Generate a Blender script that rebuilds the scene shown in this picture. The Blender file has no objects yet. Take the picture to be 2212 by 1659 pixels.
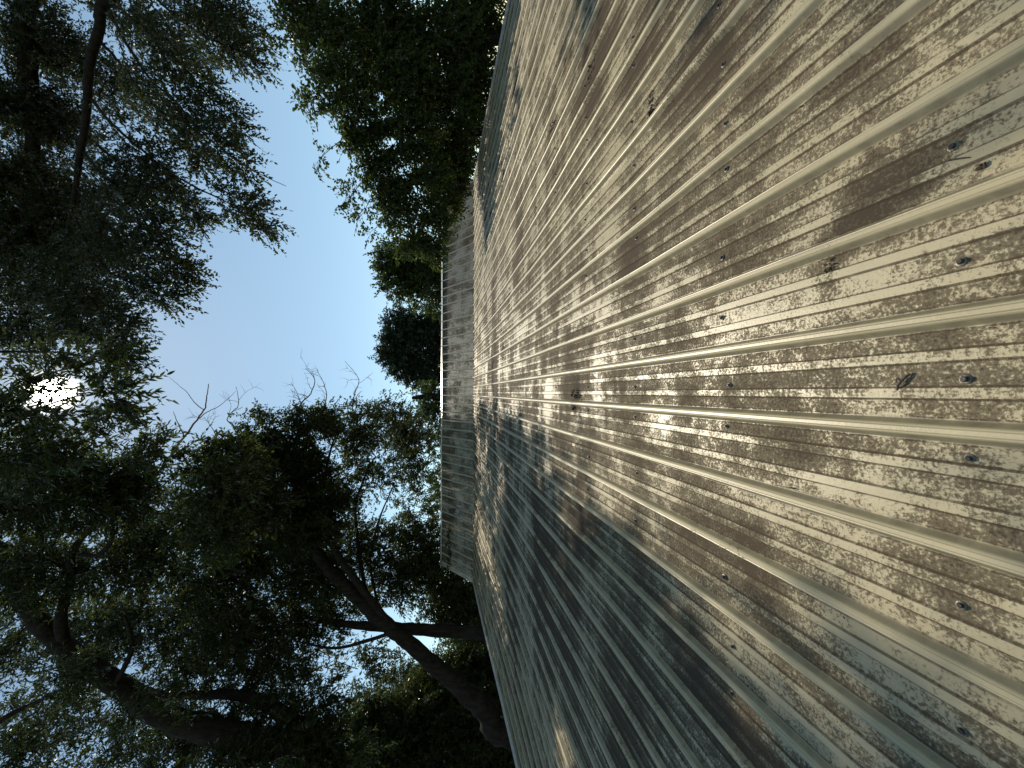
import bpy, math, random
import numpy as np
from mathutils import Vector, Matrix

# ------------------------------------------------------------------ camera, sky, sun, exposure
SC = bpy.context.scene
COL = SC.collection
CAMZ = 3.9
F = 850.0                      # focal length in photo units (frame 2212 x 1659)
YAW = math.atan(18.5 / 850.0)
FW = Vector((math.sin(YAW), math.cos(YAW), 0)); RT = Vector((math.cos(YAW), -math.sin(YAW), 0)); UP = Vector((0, 0, 1))
CAM = Vector((0, 0, CAMZ))
cd = bpy.data.cameras.new('camera'); cam = bpy.data.objects.new('camera', cd); COL.objects.link(cam)
cd.sensor_fit = 'HORIZONTAL'; cd.sensor_width = 36.0; cd.lens = 36.0 * F / 2212.0
cd.clip_start = 0.02; cd.clip_end = 3000
m = Matrix((( -UP.x, RT.x, -FW.x, CAM.x), (-UP.y, RT.y, -FW.y, CAM.y), (-UP.z, RT.z, -FW.z, CAM.z), (0, 0, 0, 1)))
cam.matrix_world = m
SC.camera = cam
SUN_EL = math.atan((1106 - 110) / 850.0)
w = bpy.data.worlds.new('World'); SC.world = w; w.use_nodes = True
nt = w.node_tree; N = nt.nodes; LK = nt.links
for n in list(N): N.remove(n)
out = N.new('ShaderNodeOutputWorld'); bg = N.new('ShaderNodeBackground'); sky = N.new('ShaderNodeTexSky')
sky.sky_type = 'NISHITA'; sky.sun_disc = False; sky.sun_elevation = SUN_EL; sky.sun_rotation = 0.0
sky.altitude = 100; sky.air_density = 1.0; sky.dust_density = 0.08; sky.ozone_density = 2.0
bg.inputs[1].default_value = 0.148
# the sun's own disc and the glare of the hazy air round it
tc = N.new('ShaderNodeTexCoord'); dot = N.new('ShaderNodeVectorMath'); dot.operation = 'DOT_PRODUCT'
dot.inputs[1].default_value = (0.0, math.cos(SUN_EL), math.sin(SUN_EL))
LK.new(tc.outputs['Generated'], dot.inputs[0])
ac = N.new('ShaderNodeMath'); ac.operation = 'ARCCOSINE'; LK.new(dot.outputs['Value'], ac.inputs[0])
def wexp(width, amp):
    a = N.new('ShaderNodeMath'); a.operation = 'DIVIDE'; LK.new(ac.outputs[0], a.inputs[0]); a.inputs[1].default_value = math.radians(width)
    p = N.new('ShaderNodeMath'); p.operation = 'POWER'; LK.new(a.outputs[0], p.inputs[0]); p.inputs[1].default_value = 1.5
    b = N.new('ShaderNodeMath'); b.operation = 'MULTIPLY'; LK.new(p.outputs[0], b.inputs[0]); b.inputs[1].default_value = -1
    c = N.new('ShaderNodeMath'); c.operation = 'EXPONENT'; LK.new(b.outputs[0], c.inputs[0])
    d = N.new('ShaderNodeMath'); d.operation = 'MULTIPLY'; LK.new(c.outputs[0], d.inputs[0]); d.inputs[1].default_value = amp
    return d
g1 = wexp(0.62, 140.0); g2 = wexp(1.3, 0.9)
ad = N.new('ShaderNodeMath'); ad.operation = 'ADD'; LK.new(g1.outputs[0], ad.inputs[0]); LK.new(g2.outputs[0], ad.inputs[1])
bg2 = N.new('ShaderNodeBackground'); bg2.inputs[0].default_value = (1.0, 0.93, 0.8, 1); LK.new(ad.outputs[0], bg2.inputs[1])
ash = N.new('ShaderNodeAddShader')
tint = N.new('ShaderNodeMix'); tint.data_type = 'RGBA'; tint.blend_type = 'MULTIPLY'; tint.inputs[0].default_value = 1.0
tint.inputs[7].default_value = (1.20, 1.15, 0.91, 1)                    # white balance
LK.new(sky.outputs[0], tint.inputs[6]); LK.new(tint.outputs[2], bg.inputs[0]); LK.new(bg.outputs[0], ash.inputs[0]); LK.new(bg2.outputs[0], ash.inputs[1]); LK.new(ash.outputs[0], out.inputs[0])
sd = bpy.data.lights.new('sun', 'SUN'); sd.energy = 4.8; sd.angle = math.radians(0.55); sd.color = (1.0, 0.89, 0.71)
sun = bpy.data.objects.new('sun', sd); COL.objects.link(sun)
sun.rotation_euler = (SUN_EL - math.pi / 2, 0, 0)
sun.location = (0, 20, 30)
SC.view_settings.view_transform = 'Standard'; SC.view_settings.look = 'None'
SC.view_settings.exposure = 0.1; SC.view_settings.gamma = 1.0
SC.view_settings.use_curve_mapping = False
SC.render.engine = 'CYCLES'

def P(px, py, d):
    return CAM + d * (FW + RT * ((829.5 - py) / F) + UP * ((1106 - px) / F))

# ------------------------------------------------------------------ helpers
def tag(o, label=None, cat=None, group=None, kind=None):
    if label: o['label'] = label
    if cat: o['category'] = cat
    if group: o['group'] = group
    if kind: o['kind'] = kind
    return o
def empty(name, loc=(0, 0, 0), rot=(0, 0, 0)):
    o = bpy.data.objects.new(name, None); COL.objects.link(o); o.location = loc; o.rotation_euler = rot
    o.empty_display_size = 0.2
    return o
def link(name, me, mat=None, parent=None):
    o = bpy.data.objects.new(name, me); COL.objects.link(o)
    if mat is not None and not me.materials: me.materials.append(mat)
    if parent is not None: o.parent = parent
    return o
def mesh_py(name, V, Fc, smooth=False):
    me = bpy.data.meshes.new(name); me.from_pydata([tuple(v) for v in V], [], Fc); me.update()
    if smooth: me.polygons.foreach_set('use_smooth', [True] * len(me.polygons))
    return me
def mesh_np(name, V, Q, smooth=False, attrs=None):
    me = bpy.data.meshes.new(name)
    nv, nq, k = len(V), len(Q), Q.shape[1]
    me.vertices.add(nv); me.vertices.foreach_set('co', np.ascontiguousarray(V, dtype=np.float32).ravel())
    me.loops.add(nq * k); me.loops.foreach_set('vertex_index', np.ascontiguousarray(Q, dtype=np.int32).ravel())
    me.polygons.add(nq); me.polygons.foreach_set('loop_start', np.arange(0, nq * k, k, dtype=np.int32))
    me.polygons.foreach_set('loop_total', np.full(nq, k, dtype=np.int32))
    me.polygons.foreach_set('use_smooth', np.full(nq, bool(smooth)))
    me.update(calc_edges=True)
    for n, a in (attrs or {}).items():
        at = me.attributes.new(n, 'FLOAT', 'POINT'); at.data.foreach_set('value', np.ascontiguousarray(a, dtype=np.float32))
    return me

# ------------------------------------------------------------------ materials
def newmat(name):
    mt = bpy.data.materials.new(name); mt.use_nodes = True
    t = mt.node_tree
    for n in list(t.nodes): t.nodes.remove(n)
    o = t.nodes.new('ShaderNodeOutputMaterial')
    return mt, t, o
class G:
    """small node helper"""
    def __init__(s, t): s.t = t
    def n(s, typ, **kw):
        x = s.t.nodes.new(typ)
        for k, v in kw.items(): setattr(x, k, v)
        return x
    def set(s, sock, v):
        if isinstance(v, bpy.types.NodeSocket): s.t.links.new(v, sock)
        else: sock.default_value = v
    def math(s, op, a, b=0.0, c=0.0, clamp=False):
        x = s.n('ShaderNodeMath', operation=op); x.use_clamp = clamp
        s.set(x.inputs[0], a); s.set(x.inputs[1], b); s.set(x.inputs[2], c); return x.outputs[0]
    def noise(s, vec, scale, detail=4, rough=0.55, dist=0.0):
        x = s.n('ShaderNodeTexNoise'); s.set(x.inputs['Vector'], vec); x.inputs['Scale'].default_value = scale
        x.inputs['Detail'].default_value = detail; x.inputs['Roughness'].default_value = rough; x.inputs['Distortion'].default_value = dist
        return x.outputs[0]
    def scl(s, vec, v):
        x = s.n('ShaderNodeVectorMath', operation='MULTIPLY'); s.set(x.inputs[0], vec); x.inputs[1].default_value = v; return x.outputs[0]
    def ss(s, v, a, b, lo=0.0, hi=1.0):
        x = s.n('ShaderNodeMapRange', interpolation_type='SMOOTHSTEP'); s.set(x.inputs[0], v)
        s.set(x.inputs[1], a); s.set(x.inputs[2], b); s.set(x.inputs[3], lo); s.set(x.inputs[4], hi); return x.outputs[0]
    def mix(s, f, a, b):
        x = s.n('ShaderNodeMix', data_type='RGBA'); s.set(x.inputs[0], f); s.set(x.inputs[6], a); s.set(x.inputs[7], b); return x.outputs[2]

RIB = 0.2286; RIB0 = -0.0775
def roof_material(name, ref, base, dirt_bias, rough, fl=0.95, stain_shade=(), mclean=0.30):
    mt, t, o = newmat(name); g = G(t)
    tc = g.n('ShaderNodeTexCoord'); tc.object = ref
    v = tc.outputs['Object']
    sp = g.n('ShaderNodeSeparateXYZ'); g.set(sp.inputs[0], v); x, y = sp.outputs[0], sp.outputs[1]
    fr = g.math('FRACT', g.math('DIVIDE', g.math('SUBTRACT', x, RIB0 - 20 * RIB), RIB))      # 0 at a rib
    dr = g.math('MULTIPLY', g.math('MINIMUM', fr, g.math('SUBTRACT', 1.0, fr)), RIB)         # metres from the rib
    dm = g.math('ABSOLUTE', g.math('SUBTRACT', dr, RIB / 3))                                 # metres from the small rib
    xy = g.scl(v, (1, 1, 0))
    n_fine = g.noise(xy, 110, 4, 0.75)
    n_mid = g.noise(g.scl(v, (1, 0.8, 0)), 22, 4, 0.65, 0.4)
    n_patch = g.noise(g.scl(v, (1, 0.75, 0)), 2.1, 4, 0.6, 0.6)
    n_band = g.noise(g.scl(v, (0.3, 2.3, 0)), 1.0, 3, 0.6)
    n_cell = g.noise(g.scl(v, (4.3, 1.2, 0)), 1.0, 2, 0.5)
    n_str = g.noise(g.scl(v, (70, 1.6, 0)), 1.0, 3, 0.5)
    def amp(n, k): return g.math('MULTIPLY', g.math('SUBTRACT', n, 0.5), k)
    n_grain = g.noise(g.scl(v, (1, 0.7, 0)), 190, 3, 0.6)
    n_cross = g.noise(g.scl(v, (1.1, 6.5, 0)), 1.0, 4, 0.6, 0.3)
    s = g.math('ADD', amp(n_fine, 2.3), amp(n_mid, 1.5))
    for nn, k in ((n_patch, 2.1), (n_band, 1.3), (n_cell, 1.5), (n_str, 0.45), (n_grain, 1.0)): s = g.math('ADD', s, amp(nn, k))
    s = g.math('ADD', s, g.math('MULTIPLY', amp(n_cross, 1.6), g.ss(y, 1.2, 4.0)))
    # the foot of the slope is washed cleaner, dirt gathers up the roof
    s = g.math('ADD', s, g.ss(y, 0.35, 1.5, -0.30, 0.04))
    s = g.math('SUBTRACT', s, g.ss(dr, 0.019, 0.026, 1.1, 0.0))         # rib tops stay clean
    s = g.math('SUBTRACT', s, g.ss(dm, 0.009, 0.014, mclean, 0.0))        # small ribs partly clean
    s = g.math('ADD', s, dirt_bias)
    # large old stain marks, and blobs that paint the tree shade darker
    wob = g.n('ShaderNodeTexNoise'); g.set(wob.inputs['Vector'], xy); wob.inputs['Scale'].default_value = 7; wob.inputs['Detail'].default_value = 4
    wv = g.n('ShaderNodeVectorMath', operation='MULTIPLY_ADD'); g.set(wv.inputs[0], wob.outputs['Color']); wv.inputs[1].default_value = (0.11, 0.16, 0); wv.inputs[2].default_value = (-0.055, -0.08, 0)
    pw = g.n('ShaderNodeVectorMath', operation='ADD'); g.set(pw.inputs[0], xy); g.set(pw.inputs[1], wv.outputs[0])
    for (su, sv, ru, rs, st) in stain_shade:
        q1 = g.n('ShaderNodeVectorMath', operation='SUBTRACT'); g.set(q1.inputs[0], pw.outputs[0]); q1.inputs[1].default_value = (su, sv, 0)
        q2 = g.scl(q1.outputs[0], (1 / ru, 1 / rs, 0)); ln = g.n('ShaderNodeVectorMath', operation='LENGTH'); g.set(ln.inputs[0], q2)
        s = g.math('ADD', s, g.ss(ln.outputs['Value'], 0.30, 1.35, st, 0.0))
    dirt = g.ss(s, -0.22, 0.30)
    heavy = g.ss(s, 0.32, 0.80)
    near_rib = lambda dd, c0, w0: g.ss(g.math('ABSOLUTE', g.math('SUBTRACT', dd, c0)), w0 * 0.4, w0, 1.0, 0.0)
    flank = g.math('MULTIPLY', near_rib(dr, 0.0165, 0.0065), g.math('ADD', 0.72, amp(n_mid, 1.2)), clamp=True)  # olive grime tint that also paints in the shade of the sideways flanks
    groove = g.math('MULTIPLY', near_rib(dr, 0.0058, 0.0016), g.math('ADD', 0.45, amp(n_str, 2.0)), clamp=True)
    edge = g.math('MULTIPLY', near_rib(dr, 0.0245, 0.0040), g.ss(n_mid, 0.30, 0.55))
    minor_shade = g.math('MULTIPLY', near_rib(dm, 0.0132, 0.0040), g.ss(n_mid, 0.15, 0.5))  # shading of the small rib sides, painted as dark brown lines
    n_c = g.noise(xy, 5.0, 5, 0.6)
    cream = g.mix(n_c, (base[0] * 0.82, base[1] * 0.82, base[2] * 0.74, 1), (base[0] * 1.15, base[1] * 1.15, base[2] * 1.13, 1))
    dcol = g.mix(n_mid, (0.048, 0.039, 0.027, 1), (0.130, 0.104, 0.072, 1))
    c = g.mix(g.math('MULTIPLY', dirt, 0.86), cream, dcol)
    c = g.mix(g.math('MULTIPLY', heavy, 0.80), c, (0.048, 0.036, 0.026, 1))
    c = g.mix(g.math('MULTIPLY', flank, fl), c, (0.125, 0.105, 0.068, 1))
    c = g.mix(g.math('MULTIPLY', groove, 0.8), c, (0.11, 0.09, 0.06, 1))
    c = g.mix(g.math('MULTIPLY', edge, 0.75), c, (0.060, 0.045, 0.030, 1))
    c = g.mix(g.math('MULTIPLY', minor_shade, 0.75), c, (0.085, 0.064, 0.042, 1))
    b = g.n('ShaderNodeBsdfPrincipled'); g.set(b.inputs['Base Color'], c)
    g.set(b.inputs['Roughness'], g.math('ADD', rough, g.math('MULTIPLY', dirt, 0.42)))
    g.set(b.inputs['Specular IOR Level'], g.math('SUBTRACT', 0.42, g.math('MULTIPLY', dirt, 0.34)))
    bp = g.n('ShaderNodeBump'); bp.inputs['Strength'].default_value = 0.35; bp.inputs['Distance'].default_value = 0.0012
    g.set(bp.inputs['Height'], g.math('ADD', n_fine, g.math('MULTIPLY', dirt, 0.5))); g.set(b.inputs['Normal'], bp.outputs[0])
    g.set(o.inputs[0], b.outputs[0])
    return mt
def simple(name, c1, c2, rough, scale=20, metallic=0.0, bump=0.3, dist=0.002, stretch=(1, 1, 1)):
    mt, t, o = newmat(name); g = G(t)
    tc = g.n('ShaderNodeTexCoord'); v = g.scl(tc.outputs['Object'], stretch)
    n = g.noise(v, scale, 6, 0.65)
    b = g.n('ShaderNodeBsdfPrincipled'); g.set(b.inputs['Base Color'], g.mix(g.ss(n, 0.3, 0.7), (*c1, 1), (*c2, 1)))
    b.inputs['Roughness'].default_value = rough; b.inputs['Metallic'].default_value = metallic
    if 'bark' in name: b.inputs['Specular IOR Level'].default_value = 0.12
    bp = g.n('ShaderNodeBump'); bp.inputs['Strength'].default_value = bump; bp.inputs['Distance'].default_value = dist
    g.set(bp.inputs['Height'], n); g.set(b.inputs['Normal'], bp.outputs[0]); g.set(o.inputs[0], b.outputs[0])
    return mt
def leafmat(name, dark, light, trans):
    mt, t, o = newmat(name); g = G(t)
    a = g.n('ShaderNodeAttribute', attribute_name='rnd')
    oi = g.n('ShaderNodeObjectInfo')
    r = g.math('FRACT', g.math('ADD', a.outputs['Fac'], oi.outputs['Random']))
    c = g.mix(r, (*dark, 1), (*light, 1))
    d = g.n('ShaderNodeBsdfDiffuse'); g.set(d.inputs[0], c)
    tr = g.n('ShaderNodeBsdfTranslucent')
    hs = g.n('ShaderNodeHueSaturation'); hs.inputs['Hue'].default_value = 0.485; hs.inputs['Saturation'].default_value = 1.12; hs.inputs['Value'].default_value = 2.1
    g.set(hs.inputs['Color'], c); g.set(tr.inputs[0], hs.outputs[0])
    mx = g.n('ShaderNodeMixShader'); mx.inputs[0].default_value = trans
    g.set(mx.inputs[1], d.outputs[0]); g.set(mx.inputs[2], tr.outputs[0])
    gl = g.n('ShaderNodeBsdfGlossy'); gl.inputs['Roughness'].default_value = 0.42; gl.inputs[0].default_value = (1, 1, 1, 1)
    m2 = g.n('ShaderNodeMixShader'); fz = g.n('ShaderNodeFresnel'); fz.inputs[0].default_value = 1.4
    g.set(m2.inputs[0], g.math('MULTIPLY', fz.outputs[0], 0.13)); g.set(m2.inputs[1], mx.outputs[0]); g.set(m2.inputs[2], gl.outputs[0])
    g.set(o.inputs[0], m2.outputs[0])
    return mt
M_bark = simple('bark', (0.010, 0.008, 0.0065), (0.028, 0.023, 0.019), 0.9, 14, 0, 1.0, 0.02, (1, 1, 0.35))
M_twig = simple('twig_bark', (0.06, 0.05, 0.042), (0.13, 0.11, 0.095), 0.85, 40)
M_dead = simple('dead_wood', (0.13, 0.11, 0.10), (0.24, 0.21, 0.19), 0.8, 30)
M_pecan = leafmat('pecan_leaf', (0.014, 0.023, 0.008), (0.042, 0.058, 0.015), 0.40)
M_oak = leafmat('small_leaf', (0.013, 0.020, 0.009), (0.034, 0.046, 0.015), 0.34)
M_light = leafmat('fresh_leaf', (0.018, 0.034, 0.009), (0.046, 0.068, 0.017), 0.36)
M_far = leafmat('far_leaf', (0.014, 0.024, 0.013), (0.032, 0.046, 0.022), 0.2)
M_ground = simple('ground_soil', (0.05, 0.05, 0.025), (0.09, 0.085, 0.045), 0.95, 1.5)
M_wall = simple('wall_boards', (0.30, 0.28, 0.24), (0.38, 0.36, 0.31), 0.8, 6)
M_trim = simple('white_trim', (0.52, 0.50, 0.45), (0.66, 0.64, 0.58), 0.35, 12, 0, 0.1)
M_cap = simple('cap_metal', (0.62, 0.60, 0.54), (0.74, 0.72, 0.66), 0.26, 9, 0, 0.05)
M_trimd = simple('weathered_trim', (0.28, 0.26, 0.22), (0.50, 0.47, 0.41), 0.5, 15, 0, 0.1)
M_screw = simple('rusted_screw', (0.02, 0.016, 0.014), (0.06, 0.048, 0.04), 0.5, 200, 0.3)
M_washer = simple('dull_washer', (0.05, 0.045, 0.038), (0.20, 0.185, 0.15), 0.45, 200, 0.2)
M_rubber = simple('black_rubber', (0.012, 0.012, 0.012), (0.03, 0.03, 0.028), 0.7, 60)
M_pipe = simple('black_pipe', (0.012, 0.012, 0.013), (0.028, 0.028, 0.028), 0.6, 30)
M_flash = simple('lead_flashing', (0.13, 0.13, 0.13), (0.24, 0.24, 0.24), 0.5, 30)
M_litter = simple('leaf_litter', (0.030, 0.020, 0.015), (0.085, 0.058, 0.042), 0.95, 60)
M_drywood = simple('dry_twig', (0.035, 0.024, 0.022), (0.08, 0.055, 0.045), 0.8, 80)

# ------------------------------------------------------------------ ground and building
TH = math.atan((1106 - 935) / 850.0)
HN = 1.02
ROOFZ = CAMZ - HN / math.cos(TH)
gm = mesh_py('ground', [(-900, -900, 0), (900, -900, 0), (900, 900, 0), (-900, 900, 0)], [(0, 1, 2, 3)])
tag(link('ground', gm, M_ground), kind='structure')

shed = empty('metal_roof_building', (0.35, 0, 0))
tag(shed, 'low building under a wide beige ribbed metal roof mottled with brown dirt', 'building')
shed_inv = Matrix.Translation((-0.35, 0, 0))
roof = empty('lower_roof', (0, 0, ROOFZ), (TH, 0, 0)); roof.parent = shed; roof.location = (-0.35, 0, ROOFZ)
SJ = 9.94 / math.cos(TH)                      # slope length to the joint with the steep roof
JY = 9.94; JZ = CAMZ + 0.96
RY = 11.01; RZ = CAMZ + 1.98
TH2 = math.atan2(RZ - JZ, RY - JY); S2 = math.hypot(RZ - JZ, RY - JY)
roof2 = empty('steep_roof', (0, 0, 0), (TH2, 0, 0)); roof2.parent = shed; roof2.location = (-0.35, JY, JZ)
R3 = Matrix.Rotation(TH, 3, 'X')
def on_roof(px, py):
    dr = FW + RT * ((829.5 - py) / F) + UP * ((1106 - px) / F)
    n = Vector((0, -math.sin(TH), math.cos(TH))); p0 = Vector((0, 0, ROOFZ))
    t = (p0 - CAM).dot(n) / dr.dot(n)
    return CAM + dr * t
def roof_us(px, py):
    p = R3.inverted() @ (on_roof(px, py) - Vector((0, 0, ROOFZ)))
    return p.x, p.y
STAIN_SHADE = []
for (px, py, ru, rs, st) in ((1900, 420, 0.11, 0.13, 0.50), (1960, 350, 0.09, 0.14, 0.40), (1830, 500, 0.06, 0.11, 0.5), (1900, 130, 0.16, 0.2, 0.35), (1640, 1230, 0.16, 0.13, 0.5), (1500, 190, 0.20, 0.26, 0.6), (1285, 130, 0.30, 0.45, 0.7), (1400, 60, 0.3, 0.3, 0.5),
                             (1230, 800, 0.5, 0.20, 0.5), (1120, 520, 0.9, 0.30, 0.5), (1068, 760, 1.6, 0.40, 0.6), (1340, 850, 0.3, 0.10, 0.3), (2000, 1250, 0.12, 0.10, 0.3), (1790, 575, 0.08, 0.05, 0.4), (1360, 470, 0.35, 0.2, 0.35), (1700, 950, 0.12, 0.10, 0.35), (1180, 1280, 0.9, 0.8, 0.8), (1350, 1500, 0.6, 0.5, 0.6), (1480, 1420, 0.2, 0.2, 0.5), (1620, 1600, 0.2, 0.15, 0.45), (1100, 1350, 0.9, 0.5, 0.5), (1250, 1100, 0.4, 0.4, 0.45), (1100, 1150, 0.9, 0.8, 0.45)):  # the last blobs, on the tree-shaded side, deepen that shade in colour
    su, sv = roof_us(px, py); STAIN_SHADE.append((su, sv, ru, rs, st))
M_roof = roof_material('ribbed_roof_metal', roof, (0.375, 0.325, 0.215), 0.26, 0.39, 0.88, STAIN_SHADE)
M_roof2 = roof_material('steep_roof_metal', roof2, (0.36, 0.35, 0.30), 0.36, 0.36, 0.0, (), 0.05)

rr = np.random.RandomState(3)
ph = rr.rand(12) * 6.28
def disp(u, s):
    sg = np.clip((-u - 0.9) / 2.6, 0, 1); sg = sg * sg * (3 - 2 * sg)
    d = -0.055 * np.exp(-((s - 5.4) / 2.3) ** 2) * sg
    d = d + 0.0022 * np.sin(u * 1.7 + s * 1.1 + ph[0]) + 0.0014 * np.sin(s * 3.1 + u * 0.6 + ph[1]) + 0.0012 * np.sin(s * 5.7 - u * 2.3 + ph[2])
    d = d + 0.0008 * np.sin(s * 11 + u * 9 + ph[3])
    return d * np.clip((SJ - s) / 0.8, 0, 1)
def disp2(u, s):
    return 0.002 * np.sin(u * 2.1 + s * 2.0 + ph[4]) + 0.001 * np.sin(s * 6 + u * 5 + ph[5])
major = [(-0.022, 0), (-0.0112, 0.0185), (-0.0090, 0.0212), (-0.0066, 0.0206), (-0.0040, 0.0220), (0.0040, 0.0220), (0.0066, 0.0206), (0.0090, 0.0212), (0.0112, 0.0185), (0.022, 0)]
minor = [(-0.0150, 0), (-0.0105, 0.0055), (0.0105, 0.0055), (0.0150, 0)]
def profile():
    pr = [(-0.0275, 0.0006), (-0.0272, 0.0016), (-0.0222, 0.0016)] + [(a, b + 0.0016) for a, b in major[1:-1]] + [(0.022, 0.0003)]
    for r in range(4):
        for mi in (1, 2):
            pr += [(r * RIB + mi * RIB / 3 + a, b) for a, b in minor]
        if r < 3:
            pr += [((r + 1) * RIB + a, b) for a, b in major]
    pr += [(4 * RIB - 0.0225, 0.0), (4 * RIB - 0.0135, 0.0105)]
    return pr
PR = profile()
def panel(name, u0, s0, s1, dfn, lift, parent, mat, seed):
    q = np.random.RandomState(seed)
    step = 0.18
    ns = max(3, int((s1 - s0) / step))
    S = np.linspace(s0, s1, ns + 1)
    tilt = q.uniform(-0.0006, 0.0006)
    U = np.array([p[0] for p in PR]) + u0; Z = np.array([p[1] for p in PR])
    UU, SS = np.meshgrid(U, S)
    ZZ = Z[None, :] + dfn(UU, SS) + lift + tilt * 0 + 0.0007 * np.sin(SS * q.uniform(2, 5) + q.rand() * 6)[...]
    V = np.stack([UU, SS, ZZ], -1).reshape(-1, 3)
    nu = len(U)
    i = (np.arange(ns)[:, None] * nu + np.arange(nu - 1)[None, :]).ravel()
    Q = np.stack([i, i + 1, i + 1 + nu, i + nu], -1)
    # thin folded front edge, so that the sheet ends read as metal
    V2 = V[:nu].copy(); V2[:, 2] -= 0.0012
    V = np.vstack([V, V2]); j = np.arange(nu - 1); b = (ns + 1) * nu
    Q = np.vstack([Q, np.stack([b + j, b + j + 1, j + 1, j], -1)])
    me = mesh_np('roof_panel', V, Q)
    return link(name, me, mat, parent)
LAPK = list(range(-20, 24, 4))
lap_s = [7.02, 6.78, 6.95, 6.70, 7.02, 6.88, 7.05, 6.75, 6.98, 6.80, 7.0]
for i, k in enumerate(LAPK):
    u0 = RIB0 + k * RIB
    e = lap_s[i] / math.cos(TH)
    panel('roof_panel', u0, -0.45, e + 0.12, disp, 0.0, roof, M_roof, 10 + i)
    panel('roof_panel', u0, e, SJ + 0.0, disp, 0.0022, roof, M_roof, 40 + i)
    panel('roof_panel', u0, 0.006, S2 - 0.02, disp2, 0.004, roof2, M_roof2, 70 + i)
UL = RIB0 - 20 * RIB; UR = RIB0 + 24 * RIB
def strip(name, prof, s0, s1, dfn, parent, mat, n=30, uref=0):
    S = np.linspace(s0, s1, n + 1)
    V = []; Fc = []
    for s in S:
        for (u, z) in prof: V.append((u, s, z + float(dfn(np.array(uref), np.array(s)))))
    k = len(prof)
    for a in range(n):
        for b in range(k - 1):
            Fc.append((a * k + b, a * k + b + 1, (a + 1) * k + b + 1, (a + 1) * k + b))
    return link(name, mesh_py(name, V, Fc), mat, parent)
strip('rake_trim', [(UL - 0.10, -0.13), (UL - 0.10, 0.0245), (UL - 0.094, 0.0275), (UL + 0.012, 0.0245), (UL + 0.016, 0.004)], -0.45, SJ, disp, roof, M_trimd, uref=UL)
strip('rake_trim', [(UR - 0.036, 0.004), (UR - 0.032, 0.0245), (UR + 0.054, 0.0275), (UR + 0.06, 0.0245), (UR + 0.06, -0.13)], -0.45, SJ, disp, roof, M_trimd, uref=UR)
strip('rake_trim', [(UL - 0.10, -0.13), (UL - 0.10, 0.030), (UL - 0.094, 0.033), (UL + 0.014, 0.030), (UL + 0.018, 0.006)], 0, S2, disp2, roof2, M_trimd, n=8, uref=UL)
strip('rake_trim', [(UR - 0.036, 0.006), (UR - 0.032, 0.030), (UR + 0.054, 0.033), (UR + 0.06, 0.030), (UR + 0.06, -0.13)], 0, S2, disp2, roof2, M_trimd, n=8, uref=UR)
# ridge cap: a bent sheet with a hemmed edge, in three lengths
capx = [UL - 0.12, -1.7, 1.85, UR + 0.09]
for i in range(3):
    a, b = capx[i] - (0.05 if i else 0), capx[i + 1]
    l = 0.0012 * (i % 2)
    h0 = 0.030 + l
    cs, sn = math.cos(TH2), math.sin(TH2)
    V = []; pts = [(JY + q_ * cs - z_ * sn, JZ + q_ * sn + z_ * cs) for q_, z_ in ((S2 - 0.085, 0.022 + l), (S2 - 0.086, 0.024 + l), (S2 - 0.084, 0.027 + l))]
    ty, tz = pts[-1]
    pts += [(ty + 0.035, tz + 0.021), (ty + 0.085, tz + 0.048), (ty + 0.115, tz + 0.050), (ty + 0.14, tz + 0.036), (ty + 0.30, tz - 0.10), (ty + 0.30, tz - 0.115)]
    n = 24
    Fc = []
    for j in range(n + 1):
        x = a + (b - a) * j / n
        wv = 0.0025 * math.sin(x * 2.3) + 0.0012 * math.sin(x * 7)
        for (yy, zz) in pts: V.append((x - 0.35, yy, zz + wv))
    k = len(pts)
    for j in range(n):
        for q in range(k - 1): Fc.append((j * k + q, (j + 1) * k + q, (j + 1) * k + q + 1, j * k + q + 1))
    link('ridge_cap', mesh_py('ridge_cap', V, Fc), M_cap, shed)
# far slope of the steep roof, and the walls
BY = RY + (RZ - JZ) / math.tan(TH2) + 4.0; BZ = RZ - (BY - RY) * math.tan(TH2) * 0.5
e0y = -0.45 * math.cos(TH); e0z = ROOFZ - 0.45 * math.sin(TH)
V = [(UL - .35, RY + .02, RZ - .01), (UR - .35, RY + .02, RZ - .01), (UR - .35, BY, BZ), (UL - .35, BY, BZ)]
link('rear_roof', mesh_py('rear_roof', V, [(0, 3, 2, 1)]), M_roof2, shed)
def side(x, name='side_wall'):
    pts = [(e0y + .1, 0), (e0y + .1, e0z - 0.08), (JY, JZ - 0.1), (RY, RZ - 0.1), (BY - .1, BZ - 0.14), (BY - .1, 0)]
    V = [(x - .35, y, z) for y, z in pts] + [(x - .35 + 0.12, y, z) for y, z in pts]
    Fc = [(5, 4, 3, 2, 1, 0), (6, 7, 8, 9, 10, 11)] + [(i, (i + 1) % 6, (i + 1) % 6 + 6, i + 6) for i in range(6)]
    link(name, mesh_py(name, V, Fc), M_wall, shed)
side(UL - 0.02); side(UR - 0.14)
for yy, zt, nm in ((e0y + .1, e0z - 0.08, 'front_wall'), (BY - .2, BZ - 0.14, 'rear_wall')):
    V = [(x - .35, y, z) for x in (UL + .1, UR - .14) for y in (yy, yy + 0.12) for z in (0, zt)]
    link(nm, mesh_py(nm, V, [(0, 1, 3, 2), (4, 6, 7, 5), (0, 4, 5, 1), (2, 3, 7, 6), (1, 5, 7, 3), (0, 2, 6, 4)]), M_wall, shed)

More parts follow.
